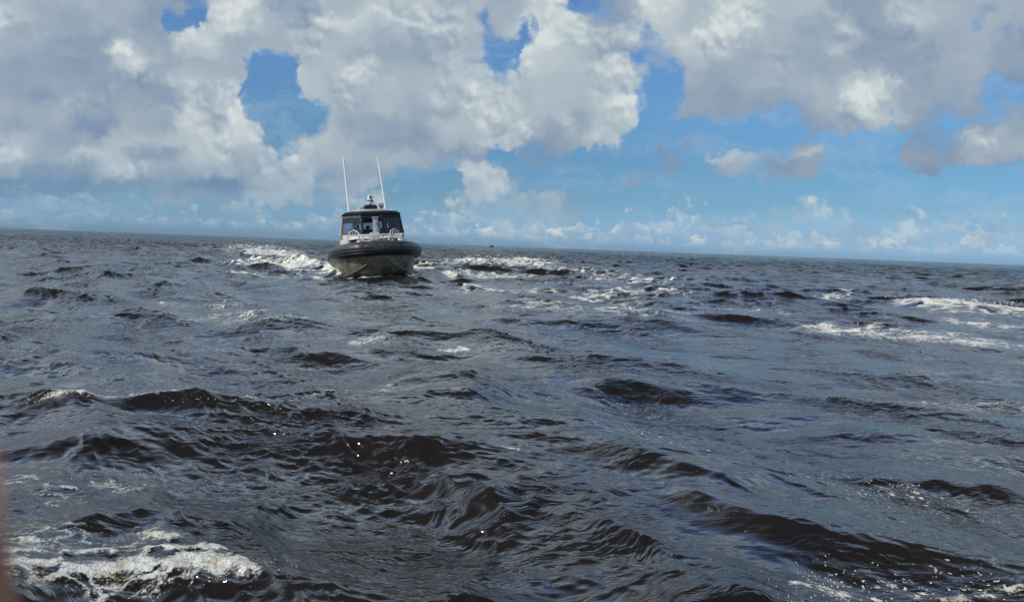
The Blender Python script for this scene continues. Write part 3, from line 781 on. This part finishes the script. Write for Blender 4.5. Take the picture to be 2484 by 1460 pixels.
    hd = MB().loft([[(-1.2, -1.30, 1.5), (1.2, -1.30, 1.5), (1.2, -.75, 1.5), (-1.2, -.75, 1.5)], [(-1.2, -1.30, 1.82), (1.2, -1.30, 1.82), (1.2, -.85, 1.76), (-1.2, -.85, 1.76)]]).build('dashboard', 'inside', B, smooth=False)
    MB().box((.62, -.95, 1.90), (.42, .05, .22), Euler((R(-12), 0, 0)), bevel=.01).build('instrument_screen', 'black', hd)
    wl = MB(); wl.tube([(.70 + .17 * math.cos(a), -.66, 1.74 + .17 * math.sin(a)) for a in [2 * math.pi * k / 20 for k in range(21)]], .014, 6); wl.tube([(.7, -.84, 1.70), (.7, -.66, 1.74)], .02, 6)
    for a in (90, 210, 330): wl.tube([(.7, -.66, 1.74), (.7 + .17 * math.cos(R(a)), -.66, 1.74 + .17 * math.sin(R(a)))], .01, 6)
    wl.build('steering_wheel', 'black', hd)
    # stern frame and outboards, behind the cabin
    for x in (-.5, .5):
        ob_ = MB().box((x, 5.15, .95), (.42, .62, .55), bevel=.12, taper=.85).build('outboard_motor', 'black', B)
        MB().box((x, 5.1, .2), (.14, .26, 1.0), bevel=.03).build('drive_leg', 'black', ob_)
    return B
patrol = build_patrol_boat()

# ------------------------------------------------------------------ people in the cabin
def skin_mesh(name, verts, edges, radii, m_, parent=None, sub=1, root=0):
    me = bpy.data.meshes.new(name); me.from_pydata([tuple(v) for v in verts], edges, [])
    o = bpy.data.objects.new(name, me); COL.objects.link(o)
    md = o.modifiers.new('skin', 'SKIN'); md.use_smooth_shade = True
    lay = me.skin_vertices[0] if me.skin_vertices else None
    if lay is None:
        bm = bmesh.new(); bm.from_mesh(me); bm.verts.layers.skin.verify(); bm.to_mesh(me); bm.free(); lay = me.skin_vertices[0]
    for i, r_ in enumerate(radii):
        lay.data[i].radius = (r_, r_) if not isinstance(r_, tuple) else r_
        lay.data[i].use_root = (i == root)
    sb = o.modifiers.new('sub', 'SUBSURF'); sb.levels = sub; sb.render_levels = sub
    dg = bpy.context.evaluated_depsgraph_get(); me2 = bpy.data.meshes.new_from_object(o.evaluated_get(dg)); bpy.data.objects.remove(o)
    me2.name = name; me2.materials.clear(); me2.materials.append(M[m_])
    me2.polygons.foreach_set('use_smooth', [True] * len(me2.polygons))
    o = bpy.data.objects.new(name, me2); COL.objects.link(o)
    if parent is not None: o.parent = parent
    return o

def seated_person(x, y, z, label, shirt, turn=0, reach=(.0, .0), lean=0.0):
    """sits facing -Y with the seat at height z"""
    mw = BOAT_MW @ Matrix.Translation((x, y, z)) @ Matrix.Rotation(R(turn), 4, 'Z')
    P = thing('person', label, 'person', mw, 'crew seated inside the cabin')
    V, E, Rr = [], [], []
    def add(p, r_, par=None):
        V.append(Vector(p)); Rr.append(r_)
        if par is not None: E.append((par, len(V) - 1))
        return len(V) - 1
    pel = add((0, 0, .10), (.15, .12)); wa = add((0, -.01, .24), (.135, .10), pel); ch = add((0, -.02 - lean, .42), (.165, .11), wa)
    up_ = add((0, -.01 - lean, .54), (.12, .09), ch); nk = add((0, -.02 - lean, .61), .055, up_); h1 = add((0, -.035 - lean, .69), (.070, .078), nk)
    h2 = add((0, -.04 - lean, .765), (.078, .092), h1); h3 = add((0, -.03 - lean, .835), (.06, .072), h2)
    shirt_v = [pel, wa, ch, up_]; hands = []; arm = []
    for s, rc in ((-1, reach[0]), (1, reach[1])):
        sh = add((s * .19, -.01 - lean, .50), .062, up_); el = add((s * .25, -.16 - lean, .27 + rc * .3), .043, sh); wr = add((s * .16, -.38 - lean, .27 + rc * .6), .028, el)
        pm = add((s * .15, -.44 - lean, .275 + rc * .6), (.036, .018), wr); arm.append((sh, el, wr))
        for k, (dx, ln) in enumerate(((-.030, .065), (-.011, .078), (.009, .074), (.028, .058))):
            k1 = add((s * .15 + dx, -.475 - lean, .28 + rc * .6), .009, pm); add((s * .15 + dx * 1.1, -.475 - ln * .5 - lean, .268 + rc * .6), .008, k1)
        add((s * .15 - s * .045, -.455 - lean, .29 + rc * .6), .010, pm)
    legs = []
    for s in (-1, 1):
        hp = add((s * .10, -.04, .08), .085, pel); kn = add((s * .13, -.46, .09), .062, hp); an = add((s * .13, -.48, -.33), .040, kn); ft = add((s * .14, -.64, -.39), .036, an); legs.append((hp, kn, an))
    skin_mesh('body', V, E, Rr, 'skin', P, 1)
    # clothing: the same limbs a little thicker
    def garment(name, chain_lists, m_, grow):
        ids = sorted({i for c in chain_lists for i in c}); mp = {i: k for k, i in enumerate(ids)}
        ed = [(mp[a], mp[b]) for a, b in E if a in mp and b in mp]
        rr2 = [tuple(r_ + grow for r_ in Rr[i]) if isinstance(Rr[i], tuple) else Rr[i] + grow for i in ids]
        skin_mesh(name, [V[i] for i in ids], ed, rr2, m_, P, 1)
    garment('shirt', [[pel, wa, ch, up_]] + [list(a) for a in arm], shirt, .014)
    garment('trousers', [[pel]] + [list(l) for l in legs], 'trousers', .018)
    hb = MB()
    hb.lathe([(.094, -.005), (.100, .04), (.092, .085), (.062, .118), (.02, .13)], (0, -.022 - lean, .765), 16); hb.build('hair', 'hair', P)
    fc = MB()
    fc.box((0, -.135 - lean, .755), (.022, .035, .045), bevel=.008); fc.build('nose', 'skin', P)
    for s in (-1, 1): MB().box((s * .033, -.125 - lean, .785), (.028, .012, .012), bevel=.004).build('eye', 'black', P)
    return P
seated_person(-.72, .02, 1.56, 'person in dark shirt at the left cabin window, seen through the smoked windscreen', 'shirt_dark', 6, (0, .1))
seated_person(-.08, .88, 1.40, 'person low behind the middle windscreen panel, silhouetted against the rear window', 'shirt_dark', 0)
seated_person(.70, .05, 1.56, 'person at the steering wheel behind the right windscreen panel', 'shirt_green', -5, (.12, .12), .04)

# ------------------------------------------------------------------ far boats on the horizon
def far_boat(px, py, Y, label, L, turn, kind):
    p = ray_to(px, py, Y); p.z = .25
    mw = Matrix.Translation(p) @ Matrix.Rotation(R(turn), 4, 'Z')
    B = thing('motor_boat', label, 'boat', mw, 'small boats on the horizon')
    s = L / 6
    secs = []
    for y, w, kz, dz in ((2.6, 1.0, -.2, .75), (0, 1.1, -.25, .8), (-1.8, .8, -.15, .95), (-3.1, .06, .5, 1.15)):
        secs.append([(x * s, y * s, z * s) for x, z in ((w, dz), (w * .85, .1), (0.01, kz), (-w * .85, .1), (-w, dz))])
    MB().loft(secs).build('hull', 'white' if kind == 0 else 'cap', B)
    cbn = MB().box((0, -.3 * s, 1.35 * s), (1.5 * s, 2.2 * s, 1.1 * s), bevel=.1 * s, taper=.85).build('cabin', 'alu_clean' if kind == 0 else 'black', B)
    MB().box((0, -.3 * s, 1.98 * s), (1.8 * s, 2.7 * s, .10 * s), bevel=.03 * s).build('roof', 'white', cbn)
    for sx in (-1, 1): MB().box((sx * .70 * s, -.3 * s, 1.5 * s), (.06 * s, 1.5 * s, .4 * s)).build('window', 'black', cbn)
    MB().tube([(0, .2 * s, 2.0 * s), (0, .25 * s, (3.4 if kind == 0 else 4.2) * s)], .05 * s, 6).build('mast', 'steel', B)
    return B
far_boat(1092, 600, 900, 'small pale motor boat on the horizon, nearer to the patrol boat', 8.0, 78, 0)
far_boat(1192, 604, 1000, 'tiny dark hulled boat on the horizon, farther right', 6.5, 70, 1)

# ------------------------------------------------------------------ drops thrown up by the breaking crests
def spray(name, clusters):
    rg = random.Random(5); mb = MB()
    for (px, py, z, n, sx, sz, r0) in clusters:
        c = at(px, py, z); s_ = c.length / F0
        for _ in range(n):
            p = c + Vector((rg.gauss(0, sx * s_), rg.gauss(0, .10), abs(rg.gauss(0, sz * s_))))
            r_ = r0 * s_ * rg.uniform(.35, 1.15)
            bmesh.ops.create_icosphere(mb.b, subdivisions=1, radius=r_, matrix=Matrix.Translation(p))
    o = mb.build(name, mat('white water drops', (.70, .72, .72), .15, var=.1), None, ang=180)
    o['kind'] = 'stuff'; o['label'] = 'white drops of spray thrown up over the breaking crests'
spray('water_spray', [(2010, 1435, .06, 70, 30, 26, 1.5), (1900, 1440, .09, 20, 40, 8, 1.4), (610, 1385, .05, 50, 60, 8, 1.5), (450, 966, .17, 90, 130, 5, 1.3), (330, 1150, .05, 30, 60, 10, 1.4),
                      (680, 640, .25, 120, 45, 10, 1.6), (648, 612, .5, 60, 14, 10, 1.6), (1050, 665, .15, 120, 40, 6, 1.7), (1230, 632, .25, 80, 70, 6, 1.6), (2330, 735, .15, 60, 90, 6, 1.6)])

# ------------------------------------------------------------------ the fingertip that strays in front of the lens
def build_finger():
    def cp(px, py, z):                                     # a point z metres in front of the lens
        return Vector((0, 0, EYE)) + FW * z + RT * ((px - W0 / 2) / F0 * z) - UP * ((py - H0 / 2) / F0 * z)
    z = .055; rad = .0085; off = -rad / z * F0
    pts = [cp(-6 + off, 1270, z), cp(10 + off, 1350, z), cp(20 + off, 1560, z), cp(-40 + off, 1900, z * 1.02), cp(-140 + off, 2400, z * 1.1), cp(-420 + off, 3000, z * 1.3), cp(-800 + off, 3600, z * 1.7)]
    # index finger with its knuckles
    rd = [.0066, .0082, .0084, .0092, .0092, .0105, .0115]
    mw = Matrix.Translation(pts[-1])
    P = thing('finger', "blurred reddish brown fingertip at the lower left edge, close to the lens", 'finger', mw)
    loc = [p - pts[-1] for p in pts]
    sk = mat('reddish brown skin', (.42, .19, .11), .55, var=.15, scale=150); M['finger_skin'] = sk
    skin_mesh('fingertip', loc, [(i, i + 1) for i in range(len(loc) - 1)], rd, 'finger_skin', P, 2, root=3)
    M['nail'] = mat('finger nail', (.45, .25, .21), .3, var=.05)
    u = (loc[0] - loc[2]).normalized(); nd = (-RT * .3 + FW).normalized(); w = u.cross(nd).normalized()
    c = loc[1] + nd * .0078
    mb = MB(); rows = []
    for i in range(6):
        row = []
        for j in range(7):
            a = (j - 3) / 3; t = i / 5
            row.append(c + u * (-.006 + .013 * t * (1 - .12 * a * a)) + w * (a * .0058) - nd * (.0022 * a * a))
        rows.append(row)
    V = [[mb.b.verts.new(p) for p in r_] for r_ in rows]
    for i in range(5):
        for j in range(6): mb.b.faces.new((V[i][j], V[i + 1][j], V[i + 1][j + 1], V[i][j + 1]))
    bmesh.ops.solidify(mb.b, geom=mb.b.faces[:], thickness=.0006)
    mb.build('nail', 'nail', P, ang=60)
build_finger()
#@END
